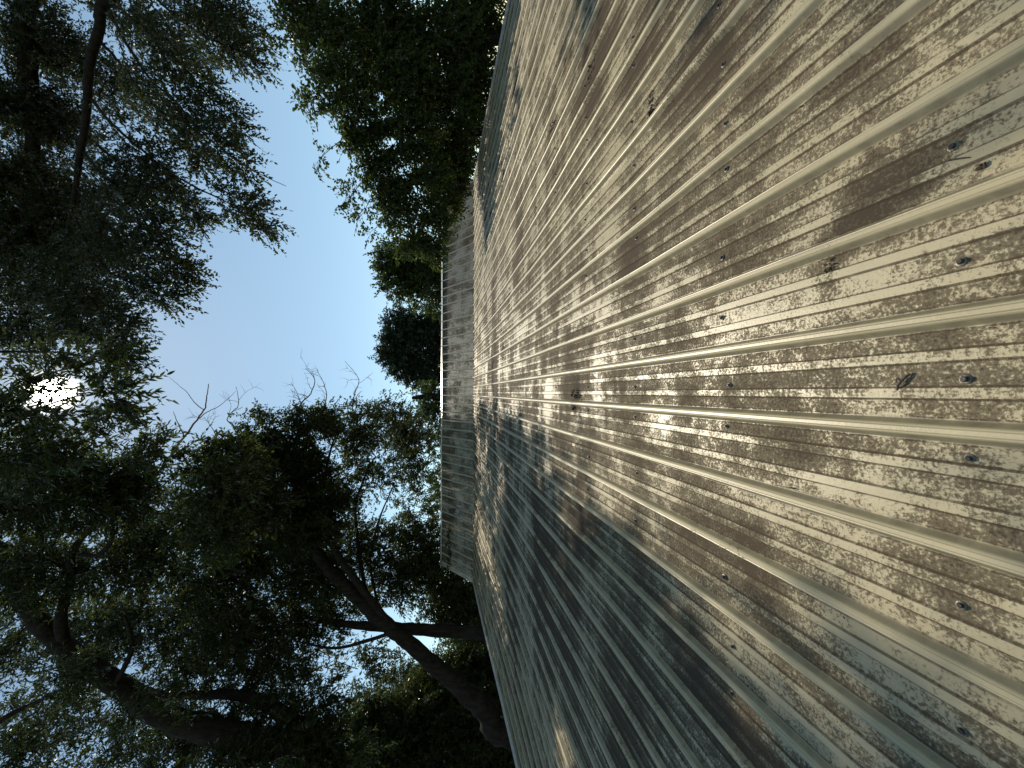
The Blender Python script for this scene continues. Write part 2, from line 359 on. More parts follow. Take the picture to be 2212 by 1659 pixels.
# screws: hexagonal heads on dished washers
def lathe(prof, n, V, Fc, cx, cy, cz, ox=0, oy=0):
    b = len(V)
    for r, z in prof:
        for i in range(n):
            a = 2 * math.pi * i / n
            V.append((cx + r * math.cos(a) + ox * z, cy + r * math.sin(a) + oy * z, cz + z))
    for j in range(len(prof) - 1):
        for i in range(n):
            Fc.append((b + j * n + i, b + j * n + (i + 1) % n, b + (j + 1) * n + (i + 1) % n, b + (j + 1) * n + i))
    Fc.append(tuple(b + (len(prof) - 1) * n + i for i in range(n)))
V = []; Fc = []
lathe([(0.0088, 0.0), (0.0088, 0.0016), (0.0064, 0.0026)], 12, V, Fc, 0, 0, 0); nw = len(Fc)
lathe([(0.0052, 0.0025), (0.0052, 0.0068), (0.0038, 0.0082)], 6, V, Fc, 0, 0, 0)
me_screw = mesh_py('screw', V, Fc); me_screw.materials.append(M_washer); me_screw.materials.append(M_screw)
for i, p in enumerate(me_screw.polygons): p.material_index = 0 if i < nw else 1
rows = [0.79, 1.42, 2.06, 2.69, 3.38, 4.03, 4.75]
while rows[-1] < SJ - 0.9: rows.append(rows[-1] + 0.66)
scr = []
q = random.Random(5)
for ri, s in enumerate([0.13] + rows):
    for k in range(-20, 24):
        u = RIB0 + (k + 0.5) * RIB + q.uniform(-0.012, 0.012)
        if (k + 1) % 4 == 0: u = RIB0 + (k + 1) * RIB - 0.046 + q.uniform(-0.004, 0.004)
        if q.random() < 0.03: continue
        scr.append((math.hypot(u, s) , u, s + q.uniform(-0.018, 0.018) + (0.012 if k % 4 == 1 else 0)))
scr.sort()
rest = []
for n_, (dist, u, s) in enumerate(scr):
    lift = 0.0022 if s > 7.2 else 0.0
    z = float(disp(np.array(u), np.array(s))) + lift + 0.0003
    if n_ < 290:
        o = link('screw', me_screw, None, roof); o.location = (u, s, z + 0.0004)
        o.rotation_euler = (q.uniform(-0.12, 0.12), q.uniform(-0.12, 0.12), q.uniform(0, 6)); sc = q.uniform(0.95, 1.15); o.scale = (sc, sc, sc)
    else: rest.append((u, s, z))
V = []; Fc = []
for (u, s, z) in rest:
    lathe([(0.0088, 0.0), (0.0080, 0.002), (0.0052, 0.003), (0.0050, 0.0078)], 6, V, Fc, u, s, z + 0.0005)
o = link('far_screws', mesh_py('far_screws', V, Fc), M_screw, roof); tag(o, kind='stuff')
V = []; Fc = []
for s in (0.25, 0.8, 1.3):
    for k in range(-20, 24): lathe([(0.0088, 0.0), (0.0080, 0.002), (0.0052, 0.003), (0.0050, 0.0078)], 6, V, Fc, RIB0 + (k + .5) * RIB, s + q.uniform(-.02, .02), 0.006)
tag(link('far_screws', mesh_py('far_screws', V, Fc), M_screw, roof2), kind='stuff')

def world_on_roof(u, s, h=0.0):
    z = float(disp(np.array(u), np.array(s))) + h
    return Vector((0, 0, ROOFZ)) + R3 @ Vector((u, s, z))
# vent pipe on the steep roof
p = P(979, 1100, 10.45)
R32 = Matrix.Rotation(TH2, 3, 'X')
u = p.x; s = 0.60
base = Vector((0, JY, JZ)) + R32 @ Vector((u, s, 0.008))
vp = empty('vent_pipe', base); tag(vp, 'short black vent pipe with a grey boot on the steep upper roof', 'vent')
V = []; Fc = []; lathe([(0.052, -0.02), (0.052, 0.27), (0.043, 0.27), (0.043, 0.2)], 16, V, Fc, 0, 0, 0)
link('pipe', mesh_py('pipe', V, Fc), M_pipe, vp)
V = []; Fc = []; lathe([(0.088, -0.02), (0.080, 0.06), (0.060, 0.095), (0.054, 0.10)], 16, V, Fc, 0, 0, 0)
link('boot', mesh_py('boot', V, Fc), M_flash, vp)
V = [R32 @ Vector((a, b, c)) for c in (0.004, 0.010) for a, b in ((-.15, -.16), (.15, -.16), (.15, .15), (-.15, .15))]
link('flashing', mesh_py('flashing', V, [(4, 5, 6, 7), (0, 1, 5, 4), (1, 2, 6, 5), (2, 3, 7, 6), (3, 0, 4, 7)]), M_flash, vp)

# ------------------------------------------------------------------ tubes for limbs
def resample(pts, step):
    pts = [Vector(p[:3] if not isinstance(p, Vector) else p) for p in pts]
    return pts
def tube(poly, rad, sides, V, Fc, rng, wob=0.0, sub=5, bark=0.0):
    """poly: list of Vector, rad: list of radii"""
    n = len(poly); pts = []; rs = []
    for i in range(n - 1):
        p0 = poly[max(i - 1, 0)]; p1 = poly[i]; p2 = poly[i + 1]; p3 = poly[min(i + 2, n - 1)]
        for j in range(sub):
            t = j / sub
            a = 0.5 * ((2 * p1) + (p2 - p0) * t + (2 * p0 - 5 * p1 + 4 * p2 - p3) * t * t + (-p0 + 3 * p1 - 3 * p2 + p3) * t ** 3)
            r = rad[i] * (1 - t) + rad[i + 1] * t
            if wob: a = a + Vector((rng.gauss(0, 1), rng.gauss(0, 1), rng.gauss(0, 1))) * wob * r
            pts.append(a); rs.append(r * (1 + rng.uniform(-bark, bark)))
    pts.append(poly[-1]); rs.append(rad[-1])
    b = len(V); ref = Vector((0.31, 0.2, 0.93))
    for i, p in enumerate(pts):
        d = (pts[min(i + 1, len(pts) - 1)] - pts[max(i - 1, 0)]).normalized()
        x = d.cross(ref)
        if x.length < 0.1: x = d.cross(Vector((1, 0, 0)))
        x.normalize(); y = d.cross(x)
        for k in range(sides):
            a = 2 * math.pi * k / sides
            rr_ = rs[i] * (1 + (rng.uniform(-bark, bark) if bark else 0))
            V.append(p + (x * math.cos(a) + y * math.sin(a)) * rr_)
    m_ = len(pts)
    for i in range(m_ - 1):
        for k in range(sides):
            Fc.append((b + i * sides + k, b + i * sides + (k + 1) % sides, b + (i + 1) * sides + (k + 1) % sides, b + (i + 1) * sides + k))
    Fc.append(tuple(b + k for k in range(sides))); Fc.append(tuple(b + (m_ - 1) * sides + k for k in range(sides - 1, -1, -1)))
    return pts, rs

# ------------------------------------------------------------------ leaves
def norm(a): return a / np.maximum(np.linalg.norm(a, axis=-1, keepdims=True), 1e-6)
def leaves_from_sprays(q, O, D, L, mleaf, ll, lw, droop=0.15, spread=0.85, rand=0.35):
    n = len(O)
    S = norm(np.cross(D, q.randn(n, 3) * 0.5 + np.array([0, 0, 1.0])))
    Nn = norm(np.cross(S, D))
    j = np.arange(mleaf)
    t = (j[None, :] + 0.3 + q.rand(n, mleaf) * 0.7) / mleaf
    sg = np.where(j % 2 == 0, 1.0, -1.0)[None, :] * np.where(q.rand(n, mleaf) < 0.9, 1, -1)
    tl = t * L[:, None]
    pos = O[:, None, :] + D[:, None, :] * tl[..., None]
    pos[..., 2] -= droop * tl ** 2
    ld = 0.62 * D[:, None, :] + spread * sg[..., None] * S[:, None, :] * (1.1 - 0.6 * t[..., None]) + q.randn(n, mleaf, 3) * rand
    ld[..., 2] -= 0.25
    ld = norm(ld)
    nn = Nn[:, None, :] + q.randn(n, mleaf, 3) * 0.55
    x = norm(np.cross(ld, nn)); z = norm(np.cross(x, ld))
    sc = (0.65 + 0.6 * q.rand(n, mleaf))
    return (pos.reshape(-1, 3), ld.reshape(-1, 3), x.reshape(-1, 3), z.reshape(-1, 3), (sc * ll).ravel(), (sc * lw).ravel(), q.rand(n * mleaf))
def leaf_mesh(name, LV, tris4=True):
    pos, y, x, z, l, w_, r = LV
    n = len(pos); l = l[:, None]; w_ = w_[:, None]
    if tris4:
        k = 6
        pts = [pos, pos + y * l * .30 - x * w_ * .46 + z * w_ * .14, pos + y * l * .66 - x * w_ * .36 + z * w_ * .10 - z * l * .02,
               pos + y * l - z * l * .10, pos + y * l * .66 + x * w_ * .36 + z * w_ * .10 - z * l * .02, pos + y * l * .30 + x * w_ * .46 + z * w_ * .14]
        V = np.stack(pts, 1).reshape(-1, 3)
        b = np.arange(n) * 6
        Q = np.vstack([np.stack([b, b + 3, b + 2, b + 1], -1), np.stack([b, b + 5, b + 4, b + 3], -1)])
    else:
        k = 4
        pts = [pos, pos + y * l * .42 - x * w_ * .5 + z * w_ * .12, pos + y * l - z * l * .08, pos + y * l * .42 + x * w_ * .5 + z * w_ * .12]
        V = np.stack(pts, 1).reshape(-1, 3)
        b = np.arange(n) * 4
        Q = np.stack([b, b + 3, b + 2, b + 1], -1)
    return mesh_np(name, V, Q, attrs={'rnd': np.repeat(r, k)})
def stems(O, D, L, droop, r0, V, Q, base):
    """three-sided twigs for every spray"""
    n = len(O)
    S = norm(np.cross(D, np.array([0.2, 0.3, 1.0]))); T = np.cross(D, S)
    rings = []
    for t, rf in ((0, 1.0), (0.5, 0.75), (0.95, 0.4)):
        c = O + D * (L * t)[:, None]; c = c.copy(); c[:, 2] -= droop * (L * t) ** 2
        for k in range(3):
            a = 2 * math.pi * k / 3
            rings.append(c + (S * math.cos(a) + T * math.sin(a)) * r0 * rf)
    VV = np.stack(rings, 1).reshape(-1, 3)
    b = base + np.arange(n) * 9
    for j in range(2):
        for k in range(3):
            Q.append(np.stack([b + j * 3 + k, b + j * 3 + (k + 1) % 3, b + j * 3 + 3 + (k + 1) % 3, b + j * 3 + 3 + k], -1))
    V.append(VV)
    return base + n * 9
def clump(q, Pn, sc, ph):
    """slow 3-D waves: where foliage gathers and where it opens"""
    a = np.zeros(len(Pn))
    for i in range(5):
        k = ph[i, :3]; a += np.sin(Pn @ k * sc * (1 + 0.55 * i) + ph[i, 3])
    return a / 2.2

class Tree:
    def __init__(s, name, base, label, cat, group, seed, leaf, mat, mleaf=12, slen=0.45, tris4=True, droop=0.25):
        s.root = empty(name, base); tag(s.root, label, cat, group)
        s.q = np.random.RandomState(seed); s.r = random.Random(seed); s.base = Vector(base)
        s.ll, s.lw = leaf; s.mat = mat; s.mleaf = mleaf; s.slen = slen; s.tris4 = tris4; s.droop = droop
        s.O = []; s.D = []; s.L = []
        s.tV = []; s.tF = []; s.ds = 1.0
        s.ph = s.q.randn(5, 4); s.ph[:, 3] *= 3
    def trunk(s, pts, name='trunk', mat=None, sides=12, wob=0.045, bark=0.05):
        poly = [P(p[0], p[1], p[2] * s.ds) if p[0] is not None else Vector(p[1]) for p in pts]; rad = [p[3] * s.ds for p in pts]
        V = []; Fc = []
        tube(poly, rad, sides, V, Fc, s.r, wob, 6, bark)
        V = [v - s.base for v in V]
        o = link(name, mesh_py(name, V, Fc, True), mat or M_bark, s.root)
        return poly, rad
    def branch(s, poly, rad, sides=6, wob=0.25, mat=None):
        return tube(poly, rad, sides, s.tV, s.tF, s.r, wob, 4, 0.05)
    def add(s, O, D, L):
        s.O.append(O); s.D.append(norm(D)); s.L.append(L)
    def along(s, pts, rad, n, reach, t0=0.12, taper=True, flow=0.9):
        """a leafy branch: side branches and twigs all the way along a line"""
        poly = [P(p[0], p[1], p[2] * s.ds) for p in pts]
        s.branch(poly, [rad * (1 - 0.85 * i / (len(poly) - 1)) for i in range(len(poly))])
        A = np.array([tuple(p) for p in poly]); seg = np.linalg.norm(np.diff(A, axis=0), axis=1); cum = np.concatenate([[0], np.cumsum(seg)])
        q = s.q
        t = t0 + (1 - t0) * q.rand(n) ** 0.85; d = t * cum[-1]
        idx = np.clip(np.searchsorted(cum, d) - 1, 0, len(seg) - 1)
        f = ((d - cum[idx]) / seg[idx])[:, None]
        pos = A[idx] * (1 - f) + A[idx + 1] * f; tan = norm(A[idx + 1] - A[idx])
        perp = norm(np.cross(tan, q.randn(n, 3)))
        rc = reach * (1.0 - 0.55 * t if taper else np.ones(n)) * q.rand(n) ** 0.7
        O = pos + perp * rc[:, None] * 0.8 + tan * rc[:, None] * 0.55 * flow
        cl = clump(q, O, 1.5, s.ph)
        O = O[cl > -0.55]; D = (tan * flow + perp * 0.9 + q.randn(n, 3) * 0.35)[cl > -0.55]
        pos = pos[cl > -0.55]
        s.add(O, D, s.slen * (0.6 + 0.7 * q.rand(len(O))))
        # fine side branches that carry them
        for i in range(0, len(O), 9):
            a = Vector(pos[i]); b = Vector(O[i]); mid = (a + b) / 2 + Vector(q.randn(3) * 0.04)
            tube([a, mid, b], [rad * 0.28, rad * 0.18, 0.003], 4, s.tV, s.tF, s.r, 0, 2)
    def lobe(s, px, py, d, rx, ry, tau=2.2, thick=1.0, gap=-0.35, outward=0.8, upw=0.0, shell=2.2):
        """a rounded mass of foliage, centre and half size read off the photo, real depth"""
        q = s.q; d = d * s.ds
        c = P(px, py, d); A = rx / F * d; B = ry / F * d; C = max(A, B) * 0.75 * thick
        la = 0.62 * s.ll * s.lw * 0.8
        nl = 2.3 * tau * math.pi * A * B / la
        n = int(nl / s.mleaf * 1.25)
        v = norm(q.randn(n, 3)); r = q.rand(n) ** (1 / shell)
        # uneven outline
        r = r * (1 + 0.16 * np.sin(v @ np.array([4.1, 2.3, 3.7]) * 2 + q.rand() * 6) + 0.10 * np.sin(v @ np.array([-3.1, 6.3, 5.7]) * 2.2 + q.rand() * 6))
        loc = v * r[:, None]
        ax = np.array([tuple(RT), tuple(FW), tuple(UP)])
        off = loc[:, :1] * ax[0] * B + loc[:, 1:2] * ax[1] * C + loc[:, 2:3] * ax[2] * A
        O = np.array(tuple(c)) + off
        cl = clump(q, O, 6.0 / (A + B + 0.6), s.ph)
        keep = cl > gap
        O = O[keep]; v = v[keep]; n = len(O)
        D = v * outward + q.randn(n, 3) * 0.55 + np.array([0, 0, upw])
        s.add(O - norm(D) * s.slen * 0.4, D, s.slen * (0.6 + 0.7 * q.rand(n)))
        cc = Vector(c)
        for i in range(0, n, 26):
            b = Vector(O[i]); a = cc + (b - cc) * 0.25 + Vector(q.randn(3) * A * 0.1)
            mid = (a + b) / 2 + Vector(q.randn(3) * A * 0.10)
            tube([a, mid, b], [0.011, 0.007, 0.003], 4, s.tV, s.tF, s.r, 0, 3)
    def finish(s, parts=0, minsep=0):
        O = np.vstack(s.O); D = np.vstack(s.D); L = np.concatenate(s.L)
        # no leaf grows through the roof
        def above(A):
            yl = A[:, 1] < JY + 0.1
            zr = np.where(yl, ROOFZ + A[:, 1] * math.tan(TH), JZ + (A[:, 1] - JY) * math.tan(TH2))
            zr = np.where(A[:, 1] > RY, RZ - (A[:, 1] - RY) * math.tan(TH2) * 0.5, zr)
            ins = (A[:, 0] > UL - 0.3) & (A[:, 0] < UR + 0.3) & (A[:, 1] > -1.5) & (A[:, 1] < BY + .3)
            return ~(ins & (A[:, 2] < zr + 0.10))
        T = O + D * L[:, None]
        near = np.linalg.norm(O - np.array(tuple(CAM)), axis=1) < 1.6
        k = above(O) & above(T) & ~near & (O[:, 2] > 0.2)
        O, D, L = O[k], D[k], L[k]
        b0 = np.array(tuple(s.base))
        LV = leaves_from_sprays(s.q, O, D, L, s.mleaf, s.ll, s.lw, s.droop)
        LV = list(LV)
        k = above(LV[0]) & above(LV[0] + LV[1] * LV[4][:, None])
        LV = [a[k] for a in LV]
        if parts:
            # the leaves that show largest, each an object of its own
            rel = LV[0] - np.array(tuple(CAM))
            dep = rel @ np.array(tuple(FW)); hx = 1106 - F * rel[:, 2] / np.maximum(dep, .01); hy = 829.5 - F * (rel @ np.array(tuple(RT))) / np.maximum(dep, .01)
            face = np.abs(np.einsum('ij,ij->i', LV[3], norm(rel)))
            size = np.where((dep > .5) & (hx > 0) & (hx < 2212) & (hy > 0) & (hy < 1659), LV[4] / np.maximum(dep, .1) * (0.4 + face), 0)
            pick = np.argsort(-size)[:parts]
            me = bpy.data.meshes.new('leaf')
            vs = [(0, 0, 0), (-.14, .14, .04), (-.23, .34, .06), (-.19, .62, .05), (-.09, .84, .0), (0, 1, -.08), (.09, .84, .0), (.19, .62, .05), (.23, .34, .06), (.14, .14, .04), (0, .3, 0), (0, .62, -.01), (0, .84, -.04)]
            me.from_pydata(vs, [], [(0, 10, 2, 1), (10, 11, 3, 2), (11, 12, 4, 3), (12, 5, 4), (0, 9, 8, 10), (10, 8, 7, 11), (11, 7, 6, 12), (12, 6, 5)])
            me.update(); me.materials.append(s.mat)
            for i in pick:
                o = bpy.data.objects.new('leaf', me); COL.objects.link(o); o.parent = s.root
                l = float(LV[4][i]); X = Vector(LV[2][i]) * float(LV[5][i]) * 2.1; Y = Vector(LV[1][i]) * l; Z = Vector(LV[3][i]) * l
                p = Vector(LV[0][i]) - s.base
                o.matrix_local = Matrix(((X.x, Y.x, Z.x, p.x), (X.y, Y.y, Z.y, p.y), (X.z, Y.z, Z.z, p.z), (0, 0, 0, 1)))
            k = np.ones(len(LV[0]), bool); k[pick] = False
            LV = [a[k] for a in LV]
        LV[0] = LV[0] - b0
        tag(link('foliage', leaf_mesh('foliage', LV, s.tris4), s.mat, s.root), kind='stuff')
        V = []; Q = []
        stems(O - b0, D, L, s.droop, 0.0028, V, Q, 0)
        tag(link('twigs', mesh_np('twigs', np.vstack(V), np.vstack(Q)), M_twig, s.root), kind='stuff')
        if s.tV:
            tag(link('branches', mesh_py('branches', [v - s.base for v in s.tV], s.tF, True), M_bark, s.root), kind='stuff')
        print('TREE', s.root.name, 'leaves', len(LV[0]), 'sprays', len(O), 'branch faces', len(s.tF))

def gnd(px, py, d, r, dx=0, dy=0):
    """foot of a trunk on the ground below a photo point"""
    p = P(px, py, d); return (None, (p.x + dx, p.y + dy, -0.1), None, r)

# ---- small-leaved tree leaning in over the roof, top left of the picture
b = P(600, -150, 7.2); b.z = 0
t1 = Tree('elm_tree', (b.x, b.y, 0), 'small-leaved tree reaching in with long parallel sprays from the top left corner', 'tree', 'trees round the building', 11, (0.062, 0.034), M_oak, 12, 0.34, True)
t1.trunk([gnd(600, -150, 7.2, 0.20), (1106, -160, 7.2, 0.17), (700, -150, 7.2, 0.15), (400, -80, 7.1, 0.12), (235, 0, 7.0, 0.088), (215, 60, 7.0, 0.078), (196, 130, 7, 0.068), (190, 190, 7, 0.062), (186, 260, 7, 0.056), (172, 340, 7, 0.05), (160, 430, 7, 0.038), (140, 520, 7.1, 0.02)])
t1.trunk([(400, -80, 7.1, 0.11), (200, -60, 7.6, 0.13), (62, 0, 8.0, 0.15), (60, 130, 8.0, 0.14), (72, 260, 8.0, 0.12), (66, 400, 8.1, 0.09), (85, 560, 8.1, 0.05), (120, 700, 8.1, 0.02)], 'limb')
for pts, n, rc in [
    ([(238, 25, 7), (262, 75, 7), (320, 165, 6.9), (380, 220, 6.8), (430, 280, 6.7), (490, 330, 6.6), (560, 375, 6.5), (618, 402, 6.4)], 420, 0.42),
    ([(222, 95, 7), (262, 140, 7.1), (300, 190, 7.2), (350, 250, 7.3), (400, 300, 7.3), (440, 350, 7.2)], 220, 0.36),
    ([(196, 215, 7), (240, 265, 6.9), (290, 310, 6.8), (345, 355, 6.8), (400, 392, 6.7), (480, 432, 6.6), (545, 460, 6.5), (596, 485, 6.4)], 440, 0.42),
    ([(190, 295, 7), (250, 345, 7.1), (330, 395, 7.2), (400, 440, 7.2), (440, 480, 7.2)], 240, 0.36),
    ([(330, -10, 7.3), (375, 30, 7.3), (430, 70, 7.2), (490, 100, 7.1), (560, 130, 7), (606, 185, 7)], 420, 0.40),
    ([(182, 330, 7), (230, 385, 6.8), (310, 440, 6.8), (350, 490, 6.7), (365, 510, 6.7)], 240, 0.38),
    ([(165, 400, 7), (215, 470, 6.9), (280, 530, 6.8), (340, 565, 6.7), (405, 598, 6.6)], 320, 0.38),
    ([(150, 450, 7), (190, 530, 6.8), (240, 590, 6.7), (310, 620, 6.6), (370, 650, 6.6)], 280, 0.36),
    ([(138, 520, 7.1), (170, 600, 6.9), (220, 670, 6.8), (285, 705, 6.7)], 220, 0.34),
    ([(130, 600, 7.1), (160, 680, 6.9), (200, 740, 6.8), (285, 775, 6.6)], 170, 0.3),
    ([(235, 0, 7), (300, 50, 6.8), (350, 100, 6.8), (420, 170, 6.7), (470, 230, 6.8), (520, 280, 6.9)], 300, 0.4),
    ([(420, -40, 7.6), (480, 10, 7.5), (530, 60, 7.4), (575, 100, 7.3), (600, 150, 7.3)], 240, 0.40),
    ([(380, -60, 7.6), (400, 0, 7.5), (440, 20, 7.4), (500, 40, 7.4)], 90, 0.35),
]:
    t1.along(pts, 0.028, int(n * 1.25), rc)
for a in [(60, 60, 8.0, 90, 90, 2.0), (130, 140, 8.2, 90, 90, 1.5), (40, 230, 8, 80, 100, 2.5), (120, 300, 8.4, 90, 90, 1.8), (50, 400, 8, 90, 90, 2.6), (130, 480, 8, 95, 90, 2.4),
          (50, 570, 8, 90, 90, 2.6), (150, 610, 7.6, 95, 80, 2.2), (40, 700, 7.6, 75, 70, 2.2), (300, 30, 8.4, 90, 60, 1.5), (260, 190, 8.6, 70, 80, 0.9), (230, 420, 8.2, 80, 80, 1.0),
          (225, 545, 7.8, 70, 60, 1.3), (170, 690, 7.2, 75, 50, 1.6), (5, 480, 7.8, 50, 120, 2.2), (460, 20, 8.0, 60, 50, 1.2), (400, 110, 8.4, 70, 60, 0.9)]:
    t1.lobe(*a[:5], tau=a[5], gap=-0.45)
t1.finish(parts=60)

# ---- big pecan, bottom left of the picture, arching over behind the sun
b = P(1100, 1790, 7.8); b.z = 0
t3 = Tree('pecan_tree', (b.x, b.y, 0), 'big pecan with thick leaning limb across the bottom left corner, pointed leaves round the sun', 'tree', 'trees round the building', 21, (0.098, 0.032), M_pecan, 12, 0.36, True)
t3.trunk([gnd(1100, 1790, 7.8, 0.34), (1106, 1790, 7.8, 0.30), (900, 1745, 7.8, 0.28), (768, 1690, 7.8, 0.27), (640, 1625, 7.8, 0.26), (500, 1588, 7.8, 0.24), (347, 1545, 7.8, 0.20), (278, 1500, 7.8, 0.175), (208, 1447, 7.7, 0.165), (139, 1395, 7.6, 0.16), (87, 1343, 7.5, 0.16), (35, 1257, 7.4, 0.15), (-20, 1180, 7.3, 0.13), (-90, 1080, 7.2, 0.09), (-160, 960, 7.0, 0.05)])
t3.trunk([(730, 1630, 7.9, 0.2), (655, 1576, 8.1, 0.17), (573, 1520, 8.4, 0.13), (500, 1500, 8.6, 0.10), (417, 1502, 8.7, 0.08), (330, 1494, 8.8, 0.06), (240, 1440, 8.8, 0.03)], 'limb')
t3.trunk([(139, 1395, 7.6, 0.11), (132, 1330, 7.4, 0.09), (150, 1260, 7.3, 0.075), (155, 1195, 7.2, 0.06), (190, 1150, 7.0, 0.045), (250, 1100, 6.8, 0.03), (300, 1040, 6.7, 0.015)], 'limb')
t3.trunk([(150, 1225, 7.3, 0.05), (100, 1205, 7.2, 0.055), (40, 1190, 7.1, 0.05), (-30, 1150, 7.0, 0.04), (-60, 1040, 6.4, 0.03), (-40, 940, 5.9, 0.02)], 'limb')
t3.trunk([(160, 1190, 7.2, 0.035), (208, 1200, 7.1, 0.04), (240, 1168, 7.0, 0.036), (246, 1120, 6.9, 0.03), (290, 1075, 6.8, 0.022), (292, 1010, 6.8, 0.012)], 'limb')
t3.trunk([(250, 1475, 7.7, 0.05), (285, 1400, 7.5, 0.04), (270, 1330, 7.3, 0.02)], 'limb')
t3.trunk([(-30, 1580, 6.6, 0.05), (20, 1545, 6.7, 0.045), (104, 1505, 6.9, 0.03), (160, 1470, 7.0, 0.012)], 'limb')
for pts, n, rc in [
    ([(-40, 940, 5.6), (30, 905, 5.3), (90, 880, 5.2), (150, 860, 5.1), (210, 850, 5.0), (262, 850, 5.0)], 190, 0.40),
    ([(-60, 760, 5.6), (30, 760, 5.5), (110, 760, 5.4), (180, 770, 5.3), (255, 790, 5.3)], 170, 0.36),
    ([(-60, 1000, 5.8), (20, 985, 5.6), (80, 980, 5.5), (130, 975, 5.4)], 100, 0.34),
    ([(0, 1140, 6.8), (60, 1060, 6.6), (120, 1010, 6.4), (190, 960, 6.2), (250, 915, 6.1)], 180, 0.45),
    ([(100, 1205, 7.2), (150, 1110, 6.8), (220, 1030, 6.6), (290, 980, 6.5), (345, 965, 6.4)], 220, 0.50),
    ([(190, 1150, 7.0), (240, 1080, 6.8), (300, 1020, 6.6), (350, 990, 6.5), (380, 1000, 6.5)], 170, 0.45),
]:
    t3.along(pts, 0.022, int(n * 1.7), rc, 0.1)
for a in [(60, 1100, 6.8, 100, 90, 2.0), (170, 1060, 6.8, 100, 80, 1.7), (270, 1080, 7.0, 90, 80, 1.5), (60, 1230, 7.2, 90, 80, 1.8), (190, 1240, 7.6, 80, 80, 1.2), (300, 1200, 7.8, 90, 80, 1.8),
          (380, 1130, 8.0, 90, 80, 1.5), (60, 1380, 8.8, 90, 100, 1.4), (200, 1370, 9.0, 90, 90, 1.8), (330, 1330, 9.0, 100, 90, 2.0), (430, 1250, 8.4, 90, 90, 1.6), (120, 1530, 8.8, 110, 80, 1.5),
          (40, 1620, 7.4, 90, 60, 1.1), (170, 1450, 7.0, 70, 60, 0.8), (330, 1520, 7.2, 90, 50, 0.8), (270, 1600, 9.0, 110, 60, 1.3), (420, 1430, 9.4, 110, 90, 1.6), (500, 1340, 8.8, 90, 90, 1.7), (560, 1440, 9.4, 90, 80, 1.5), (400, 1610, 8.8, 90, 60, 1.9),
          (520, 1640, 7.6, 90, 50, 2.6), (640, 1560, 8.2, 100, 80, 2.8), (700, 1640, 7.6, 100, 60, 3.0), (640, 1440, 9.2, 80, 80, 1.2), (20, 1000, 6.0, 60, 50, 1.2), (490, 1560, 8.4, 80, 50, 1.2),
          (10, 880, 5.4, 50, 50, 1.5), (60, 820, 5.5, 60, 40, 0.8), (130, 880, 5.4, 70, 40, 0.7), (180, 820, 5.3, 60, 40, 0.9), (60, 890, 5.6, 60, 30, 0.9)]:
    t3.lobe(*a[:5], tau=a[5] * 1.0, gap=-0.40)
t3.finish(parts=200)

# ---- dark forked tree behind it, its stems crossing beside the roof
b = P(1106, 1366, 12.5 * .75); b.z = 0
t4 = Tree('forked_tree', (b.x, b.y, 0), 'dark tree with an upright stem crossed by a leaning one beside the lower roof corner', 'tree', 'trees round the building', 31, (0.085, 0.038), M_pecan, 12, 0.36, False)
t4.ds = 0.75
t4.trunk([gnd(1106, 1366, 9.4, 0.24), (1106, 1367, 12.5, 0.22), (1042, 1366, 12.5, 0.20), (930, 1361, 12.5, 0.185), (878, 1357, 12.5, 0.17), (800, 1352, 12.6, 0.14), (720, 1345, 12.8, 0.09), (650, 1330, 13, 0.05)])
t4.trunk([gnd(1106, 1620, 8.4, 0.36), (1106, 1590, 11.2, 0.34), (1052, 1534, 11.3, 0.30), (983, 1475, 11.5, 0.25), (913, 1416, 11.7, 0.215), (861, 1371, 11.8, 0.20), (809, 1326, 12, 0.21), (757, 1277, 12, 0.19), (705, 1222, 12, 0.17), (660, 1150, 12, 0.13), (640, 1060, 12, 0.08), (620, 980, 12, 0.04)], 'leaning_stem')
t4.trunk([(840, 1345, 11.9, 0.10), (785, 1275, 11.9, 0.11), (735, 1208, 11.9, 0.10), (700, 1130, 11.9, 0.08), (700, 1040, 11.9, 0.05), (720, 950, 12, 0.02)], 'limb')
t4.trunk([(800, 1300, 12.6, 0.05), (785, 1250, 12.8, 0.06), (771, 1152, 12.9, 0.05), (770, 1083, 13, 0.04), (800, 1000, 13, 0.02)], 'limb')
t4.trunk([(815, 1300, 12.9, 0.04), (800, 1210, 13, 0.04), (820, 1120, 13.1, 0.03), (850, 1050, 13.2, 0.015)], 'limb')
t4.trunk([(850, 1365, 11.8, 0.05), (790, 1385, 11.6, 0.05), (720, 1400, 11.6, 0.035), (640, 1385, 11.6, 0.02)], 'limb')
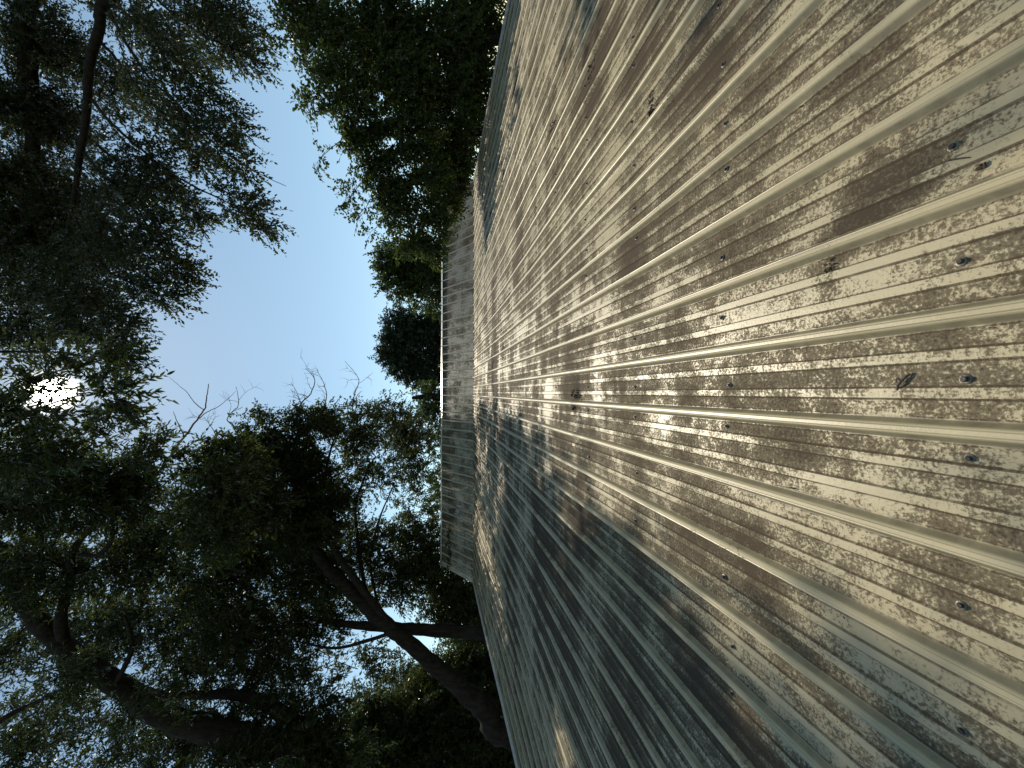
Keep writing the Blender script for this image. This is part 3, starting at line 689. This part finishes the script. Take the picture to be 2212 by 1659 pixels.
for a in [(440, 1010, 9.2, 52, 56, 1.3), (500, 1000, 9.4, 70, 65, 2.8), (480, 1060, 8.2, 70, 70, 2.2), (570, 940, 12, 60, 55, 2.4), (520, 1090, 10, 90, 70, 2.8), (620, 1010, 12, 90, 80, 3.2), (680, 920, 12, 60, 45, 2.8), (660, 1110, 12, 100, 80, 3.6),
          (770, 930, 13, 60, 60, 1.6), (840, 900, 14, 50, 45, 1.1), (820, 1000, 14, 80, 70, 0.85), (740, 1040, 13, 70, 70, 1.1), (900, 1000, 15, 60, 70, 0.9), (880, 940, 16, 50, 50, 1.6), (560, 1200, 12.4, 90, 80, 2.2),
          (680, 1240, 12.6, 80, 70, 2.0), (460, 1130, 8.6, 80, 80, 2.2), (780, 1180, 14, 90, 70, 1.0), (890, 1110, 15, 70, 70, 1.2), (920, 1190, 15, 80, 60, 1.5), (860, 1250, 14, 80, 60, 1.2),
          (960, 1270, 15, 80, 70, 1.8), (1000, 1330, 15, 70, 60, 2.0), (700, 1330, 13, 80, 60, 1.4), (600, 1330, 12.5, 80, 70, 1.3), (780, 1440, 13, 80, 60, 0.9)]:
    t4.lobe(*a[:5], tau=a[5] * (1.35 if a[1] < 1260 and a[0] < 740 else 1.5), gap=-0.45)
t4.finish(parts=0)

# ---- thicket low beside the roof
b = P(1106, 1560, 12.5); b.z = 0
t6 = Tree('leafy_thicket', (b.x, b.y, 0), 'dense dark thicket of drooping leaves low against the roof edge in the bottom corner', 'bush', None, 41, (0.11, 0.042), M_pecan, 12, 0.45, False)
t6.trunk([gnd(1106, 1560, 12.8, 0.1), (1060, 1560, 12.8, 0.08), (960, 1550, 12.8, 0.06), (860, 1540, 12.8, 0.02)])
for a in [(960, 1500, 13, 80, 70, 2.4), (900, 1590, 12, 90, 90, 3.0), (1010, 1590, 12, 80, 80, 3.4), (1060, 1440, 14, 60, 70, 2.2), (1000, 1420, 14, 60, 50, 2.0), (830, 1660, 11, 90, 70, 3.2), (960, 1680, 11, 90, 70, 3.2), (1060, 1680, 11, 60, 90, 3.2),
          (1070, 1540, 13, 50, 80, 2.6), (1030, 1370, 15, 50, 60, 1.6), (800, 1560, 12, 60, 60, 2.6), (1100, 1620, 12, 50, 90, 3.0), (1040, 1300, 15, 36, 60, 2.0), (880, 1500, 14, 70, 60, 2.2)]:
    t6.lobe(*a[:5], tau=a[5] * 1.6, gap=-1.0)
t6.finish()

# ---- fresh green tree hanging over the far side of the roof (top middle of the picture)
b = P(1106, 285, 11.5 * .82); b.z = 0
t5 = Tree('round_leaved_tree', (b.x, b.y, 0), 'full green tree hanging over the upper roof corner, small round leaves dangling against the sky', 'tree', 'trees round the building', 51, (0.072, 0.048), M_light, 10, 0.32, False)
t5.ds = 0.82
t5.trunk([gnd(1106, 285, 9.43, 0.13), (1106, 285, 11.5, 0.125), (1034, 286, 11.5, 0.115), (980, 296, 11.5, 0.105), (930, 310, 11.5, 0.09), (850, 330, 11.3, 0.06), (780, 360, 11, 0.03)])
t5.trunk([gnd(1106, 60, 8.6, 0.22), (1106, 75, 10.5, 0.20), (1040, 90, 10.5, 0.17), (960, 100, 10.3, 0.15), (870, 70, 10.2, 0.12), (790, 60, 10.0, 0.09), (700, 90, 9.8, 0.05)], 'stem')
t5.trunk([(900, 95, 10.2, 0.06), (870, 180, 9.8, 0.05), (870, 260, 9.5, 0.04), (865, 340, 9.3, 0.02)], 'limb')
for a in [(650, 20, 9, 60, 60, 2.2), (720, 80, 9, 80, 70, 2.8), (640, 90, 9.0, 45, 45, 1.4), (820, 50, 9.5, 90, 80, 3.2), (740, 190, 9, 70, 70, 2.6), (700, 170, 8.6, 40, 50, 1.4), (850, 170, 9.5, 90, 80, 3.4), (950, 80, 10, 90, 90, 3.6), (1030, 40, 10.5, 60, 80, 3.6),
          (790, 280, 9.5, 60, 60, 2.8), (760, 300, 9.3, 40, 40, 1.5), (870, 290, 9.8, 80, 70, 3.2), (960, 210, 10.5, 80, 80, 3.4), (1020, 160, 11, 60, 80, 3.2), (820, 370, 10, 55, 55, 2.6), (900, 390, 10.2, 75, 65, 3.0),
          (970, 330, 11.0, 65, 60, 2.8), (850, 450, 10.4, 45, 50, 2.6), (920, 470, 10.5, 45, 50, 2.8), (885, 530, 10.6, 40, 38, 2.4), (930, 530, 10.6, 28, 32, 2.4), (1020, 250, 12, 40, 70, 2.4), (940, 555, 10.6, 16, 24, 1.6), (960, 400, 11.4, 50, 50, 2.6), (1000, 350, 12.6, 40, 50, 2.2), (952, 480, 10.6, 22, 34, 2.6), (944, 520, 10.5, 18, 28, 2.2), (972, 440, 10.9, 22, 34, 2.4), (990, 400, 11.2, 24, 34, 2.4)]:
    t5.lobe(*a[:5], tau=a[5] * 0.92, gap=-0.5, upw=-0.25)
for pts, n in [([(700, 190, 9), (680, 215, 8.9), (660, 240, 8.8)], 16), ([(740, 300, 9), (710, 325, 8.9), (690, 345, 8.8), (678, 362, 8.8)], 12), ([(770, 390, 9.6), (745, 405, 9.4), (722, 408, 9.3), (712, 410, 9.3)], 22),
               ([(775, 400, 9.5), (755, 430, 9.3), (742, 445, 9.2)], 14), ([(800, 430, 9.8), (785, 460, 9.7), (770, 475, 9.6)], 14), ([(815, 490, 10), (795, 505, 9.9)], 8), ([(600, 60, 8.8), (570, 85, 8.8), (560, 110, 8.8)], 14), ([(690, 230, 9), (668, 215, 8.9), (660, 205, 8.9)], 14)]:
    t5.along(pts, 0.008, n, 0.10, 0.1)
t5.finish(parts=40)

# ---- far trees beyond the ridge
def far_tree(px0, py, d, lobes, label, seed, mat, name, leaf=(0.16, 0.10)):
    b = P(px0, py, d); b.z = 0
    t = Tree(name, (b.x, b.y, 0), label, 'tree', 'trees beyond the ridge', seed, leaf, mat, 12, 0.5, False, 0.05)
    t.trunk([gnd(px0, py, d, 0.4), (1080, py, d, 0.34), (980, py + 3, d, 0.28), (930, py - 4, d, 0.2), (890, py, d, 0.08)])
    for a in lobes: t.lobe(*a[:5], tau=a[5], gap=-0.55, outward=1.0, upw=0.3, shell=2.6)
    t.finish()
far_tree(1100, 580, 22, [(855, 560, 22, 50, 45, 3.0), (860, 610, 22, 40, 40, 2.6), (900, 570, 23, 60, 60, 3.6), (920, 630, 23, 50, 40, 2.6), (832, 590, 22, 25, 32, 1.8), (940, 590, 22, 40, 60, 3.2)],
         'mid green tree behind the ridge beside the hanging leaves, narrow notch of sky below it', 61, M_light, 'background_tree')
far_tree(1100, 740, 30, [(868, 720, 30, 46, 48, 3.6), (850, 755, 30, 34, 50, 3.0), (900, 745, 30, 55, 72, 3.8), (880, 790, 30, 40, 42, 3.0), (920, 700, 30, 45, 40, 3.2), (930, 800, 30, 45, 50, 3.2), (846, 690, 30, 22, 20, 2.0), (946, 745, 30, 40, 80, 3.6), (832, 765, 30, 16, 18, 1.6), (862, 668, 30, 14, 16, 1.4), (870, 815, 30, 18, 18, 1.6), (842, 725, 30, 18, 20, 1.8)],
         'rounded dark green tree standing alone in the middle behind the ridge', 62, M_far, 'background_tree', (0.19, 0.10))
far_tree(1100, 860, 24, [(930, 860, 24, 32, 40, 2.4), (940, 900, 24, 32, 50, 2.2), (915, 890, 24, 25, 28, 1.4), (950, 950, 24, 30, 50, 2.0), (945, 660, 24, 22, 30, 2.0), (955, 1050, 24, 30, 70, 2.0)],
         'low bright green treetops just over the ridge between the dark tree and the forked tree', 63, M_light, 'background_tree')

# ---- dead branches above the forked tree
def bare(name, pts, r0, label, seed, depth=2, nsub=5, grp=None):
    rnd = random.Random(seed); V = []; Fc = []
    poly = [P(*p) for p in pts]
    base = poly[0].copy(); L0 = (poly[-1] - poly[0]).length
    def rec(poly, r, lev):
        n = len(poly)
        ps, rs = tube(poly, [r * (1 - 0.75 * i / (n - 1)) for i in range(n)], 5, V, Fc, rnd, 0.35, 4)
        if lev == 0: return
        for k in range(nsub if lev == depth else 3):
            i = rnd.randrange(int(len(ps) * 0.3), len(ps) - 1); a = ps[i]
            d = (ps[i + 1] - ps[i]).normalized(); side = d.cross(Vector((rnd.gauss(0, 1), rnd.gauss(0, 1), rnd.gauss(0, 1)))).normalized()
            ln = L0 * (0.36 if lev == depth else 0.17) * rnd.uniform(0.6, 1.2)
            dd = (d * 0.7 + side * 0.85 + Vector((0, 0, 0.25))).normalized()
            sub = [a]
            for j in range(4):
                dd = (dd + Vector((rnd.gauss(0, .22), rnd.gauss(0, .22), rnd.gauss(0, .22) + 0.07))).normalized()
                sub.append(sub[-1] + dd * ln / 4)
            rec(sub, max(rs[i] * 0.62, 0.005), lev - 1)
    rec(poly, r0, depth)
    o = link(name, mesh_py(name, [v - base for v in V], Fc, True), M_dead); o.location = base
    tag(o, label, 'branch', grp)
bare('dead_branch', [(330, 1040, 9.5), (380, 966, 9.5), (405, 935, 9.5), (430, 900, 9.5), (443, 880, 9.5), (447, 855, 9.5), (450, 829, 9.5)], 0.033, 'long bare dead branch forking into open sky left of the forked tree', 1, 1, 3)
bare('dead_branch', [(520, 980, 11.5), (512, 930, 11.5), (490, 905, 11.5), (512, 880, 11.5), (515, 860, 11.5), (510, 835, 11.5)], 0.022, 'thin bare dead twig with a hooked tip above the forked crown', 2, 2, 4)
bare('dead_branch', [(480, 1000, 11.5), (470, 950, 11.5), (455, 920, 11.5), (440, 900, 11.5)], 0.018, 'short grey dead spray between the long dead branch and the hooked twig', 7, 2, 5)
bare('dead_branch', [(640, 930, 11.5), (645, 880, 11.5), (670, 850, 11.5), (680, 820, 11.5), (660, 795, 11.5)], 0.028, 'wide fan of bare dead twigs over the top of the forked crown', 3, 2, 8)
bare('dead_branch', [(690, 900, 11.5), (705, 862, 11.5), (700, 830, 11.5), (685, 800, 11.5)], 0.02, 'bare dead twigs curving over beside the wide fan', 4, 2, 6)
bare('dead_branch', [(760, 900, 11.6), (765, 855, 11.6), (775, 820, 11.6), (745, 780, 11.6)], 0.02, 'bare dead twig nearest to the rounded dark tree, bent over at its tip', 5, 2, 5)
bare('dead_branch', [(480, 110, 7.4), (500, 70, 7.4), (520, 55, 7.4), (545, 50, 7.4)], 0.01, 'fine bare twigs between the small-leaved tree and the hanging leaves at the top', 6, 2, 6)

# ------------------------------------------------------------------ litter on the roof
def twig_on_roof(px0, py0, px1, py1, r, label, bend=0.01, fork=False, lift=0.001):
    (u0, s0), (u1, s1) = roof_us(px0, py0), roof_us(px1, py1)
    rnd = random.Random(int(px0)); V = []; Fc = []
    n = 5; pts = []
    for i in range(n + 1):
        t = i / n; uu = u0 + (u1 - u0) * t; ss = s0 + (s1 - s0) * t + bend * math.sin(t * math.pi) + rnd.gauss(0, bend * .15)
        pts.append(world_on_roof(uu, ss, r + lift + 0.004 * math.sin(t * 3.1)))
    tube(pts, [r, r, r * .9, r * .8, r * .7, r * .4], 6, V, Fc, rnd, 0.2, 3)
    if fork:
        a = pts[2]; b_ = a + (pts[5] - pts[2]) * 0.8 + Vector((0.014, 0.0, 0.004))
        tube([a, (a + b_) / 2 + Vector((0.008, 0, 0.003)), b_], [r * .6, r * .5, r * .3], 5, V, Fc, rnd, 0.2, 3)
    base = pts[0]
    o = link('fallen_twig', mesh_py('fallen_twig', [v - base for v in V], Fc, True), M_drywood); o.location = base
    tag(o, label, 'twig')
twig_on_roof(2034, 352, 2108, 341, 0.0020, 'thin curved twig lying against a screw near the right edge of the picture', -0.006)
twig_on_roof(1968, 808, 1940, 845, 0.0030, 'short forked brown twig lying on the pale metal right of the bright glare', 0.004, True)
twig_on_roof(1706, 1052, 1722, 1056, 0.0022, 'tiny dark stick caught against a rib below the glare', 0.0, False)
def litter(px, py, w_px, h_px, n, label, seed, name='leaf_litter', hmax=0.012, cat='leaf litter', fl=0.013):
    """a little drift of broken dead leaves"""
    rnd = random.Random(seed); V = []; Fc = []
    u0, s0 = roof_us(px, py); ua, sa = roof_us(px - w_px, py); ub, sb = roof_us(px, py - h_px)
    W = abs(sa - s0); H = abs(ub - u0)
    base = world_on_roof(u0, s0, 0)
    for i in range(n):
        while True:
            a, b_ = rnd.uniform(-1, 1), rnd.uniform(-1, 1)
            if a * a + b_ * b_ < rnd.uniform(0.2, 1): break
        c = world_on_roof(u0 + a * H, s0 + b_ * W, rnd.uniform(0.002, hmax))
        sz = fl * rnd.uniform(0.4, 1.0)
        R = Matrix.Rotation(rnd.uniform(0, 6.3), 3, 'Z') @ Matrix.Rotation(rnd.gauss(0, .5), 3, 'X') @ Matrix.Rotation(rnd.gauss(0, .5), 3, 'Y')
        k = len(V)
        shp = [(0, -1, 0), (.45, -.3, .12), (.35, .5, .1), (0, 1, -.1), (-.4, .4, .15), (-.4, -.4, .05), (0, 0, -.12)]
        for p_ in shp: V.append(c + R @ (Vector(p_) * sz * rnd.uniform(.85, 1.15)) - base)
        for j in range(6): Fc.append((k + j, k + (j + 1) % 6, k + 6))
    o = link(name, mesh_py(name, V, Fc), M_litter); o.location = base
    tag(o, label, cat)
litter(1246, 850, 12, 11, 60, 'largest dark clump of dead leaves against a rib in the middle of the roof', 1)
litter(1240, 880, 5, 8, 26, 'small dark clump of dead leaves just below the largest clump', 2)
litter(1190, 1045, 7, 20, 50, 'narrow dark drift of dead leaves in the dappled lower part of the roof', 3)
litter(1085, 760, 5, 40, 70, 'thin dark line of dead leaves across the far ribs above the largest clump', 4)
litter(1795, 575, 16, 22, 16, 'loose scatter of broken dead leaves across two ribs at upper right', 5, hmax=0.005, fl=0.008)
litter(1408, 235, 9, 45, 60, 'dark brown drift of litter on the upper middle ribs', 6, hmax=0.006)
litter(1192, 275, 7, 12, 34, 'narrow black clump of litter near the upper shaded edge', 7)
litter(2120, 360, 9, 9, 8, 'pair of grey shrivelled leaves right of the twig and screw', 8, cat='dead leaf', fl=0.009, hmax=0.004)
litter(1275, 150, 12, 40, 60, 'broad brown patch of litter along the ribs near the top edge', 9, hmax=0.005)
litter(1100, 640, 5, 26, 50, 'faint dark drift of litter far up the roof under the ridge', 10)
litter(2190, 402, 8, 8, 9, 'crumpled pale dead leaf on a rib at the far right edge', 12, cat='dead leaf', fl=0.010, hmax=0.004)

# crumbs of dead leaf and seed caught at the feet of the ribs
V = []; Fc = []; rnd = random.Random(99)
for i in range(900):
    k = rnd.randint(-19, 22); s_ = 0.45 + 9.3 * rnd.random() ** 1.5
    if i % 5 == 0: s_ = SJ - rnd.random() ** 2 * 0.25
    u_ = RIB0 + k * RIB + rnd.choice([-1, 1]) * (0.026 + abs(rnd.gauss(0, 0.006))) if rnd.random() < 0.6 else rnd.uniform(UL, UR)
    dl = abs(((u_ - RIB0) / RIB + 0.5) % 1 - 0.5) * RIB
    if dl < 0.024: continue
    c = world_on_roof(u_, s_, 0.004 + (0.002 if s_ > 7 else 0)); sz = rnd.uniform(0.0015, 0.0042) * (1 + s_ * 0.22)
    M_ = Matrix.Rotation(rnd.uniform(0, 6.3), 3, 'Z') @ Matrix.Rotation(rnd.gauss(0, .4), 3, 'X')
    k0 = len(V)
    for p_ in ((-1, 0, 0), (0, -.6, .1), (1.2, 0, 0), (.2, .6, .2), (0, 0, .7)): V.append(c + M_ @ (Vector(p_) * sz))
    Fc += [(k0, k0 + 1, k0 + 4), (k0 + 1, k0 + 2, k0 + 4), (k0 + 2, k0 + 3, k0 + 4), (k0 + 3, k0, k0 + 4)]
tag(link('leaf_crumbs', mesh_py('leaf_crumbs', V, Fc), M_litter), 'tiny dark crumbs of dead leaf sprinkled over the ribbed roof', 'leaf litter', kind='stuff')

# fallen leafy sprigs on the steep roof
def sprig(px, py, d, label, seed, n=14):
    q = np.random.RandomState(seed)
    p = P(px, py, d)
    s = (d - JY) / math.cos(TH2)
    base = Vector((0, JY, JZ)) + R32 @ Vector((p.x, s, 0.03))
    V = []; Fc = []; rnd = random.Random(seed)
    a = R32 @ Vector((-0.25, 0.10, 0.01)); b_ = R32 @ Vector((0, 0.12, 0.05)); c = R32 @ Vector((0.3, -0.05, 0.01))
    e = empty('fallen_sprig', base); tag(e, label, 'branch')
    tube([a, b_, c], [0.006, 0.005, 0.003], 5, V, Fc, rnd, 0.2, 5)
    link('stem', mesh_py('stem', V, Fc, True), M_drywood, e)
    O = np.array([tuple(a.lerp(c, t) + R32 @ Vector((0, 0.05, 0.03))) for t in q.rand(n)]); D = norm(q.randn(n, 3) * [1, 1, .3] + [0, 0, 0.1])
    LV = leaves_from_sprays(q, O, D, np.full(n, 0.16), 5, 0.07, 0.035, 0.0)
    tag(link('foliage', leaf_mesh('foliage', LV, True), M_pecan, e), kind='stuff')
sprig(975, 1150, 10.6, 'leafy sprig fallen on the steep roof between the vent pipe and the lower corner', 3)
sprig(972, 1212, 10.6, 'leafy sprig hanging over the bottom corner of the steep roof', 4)
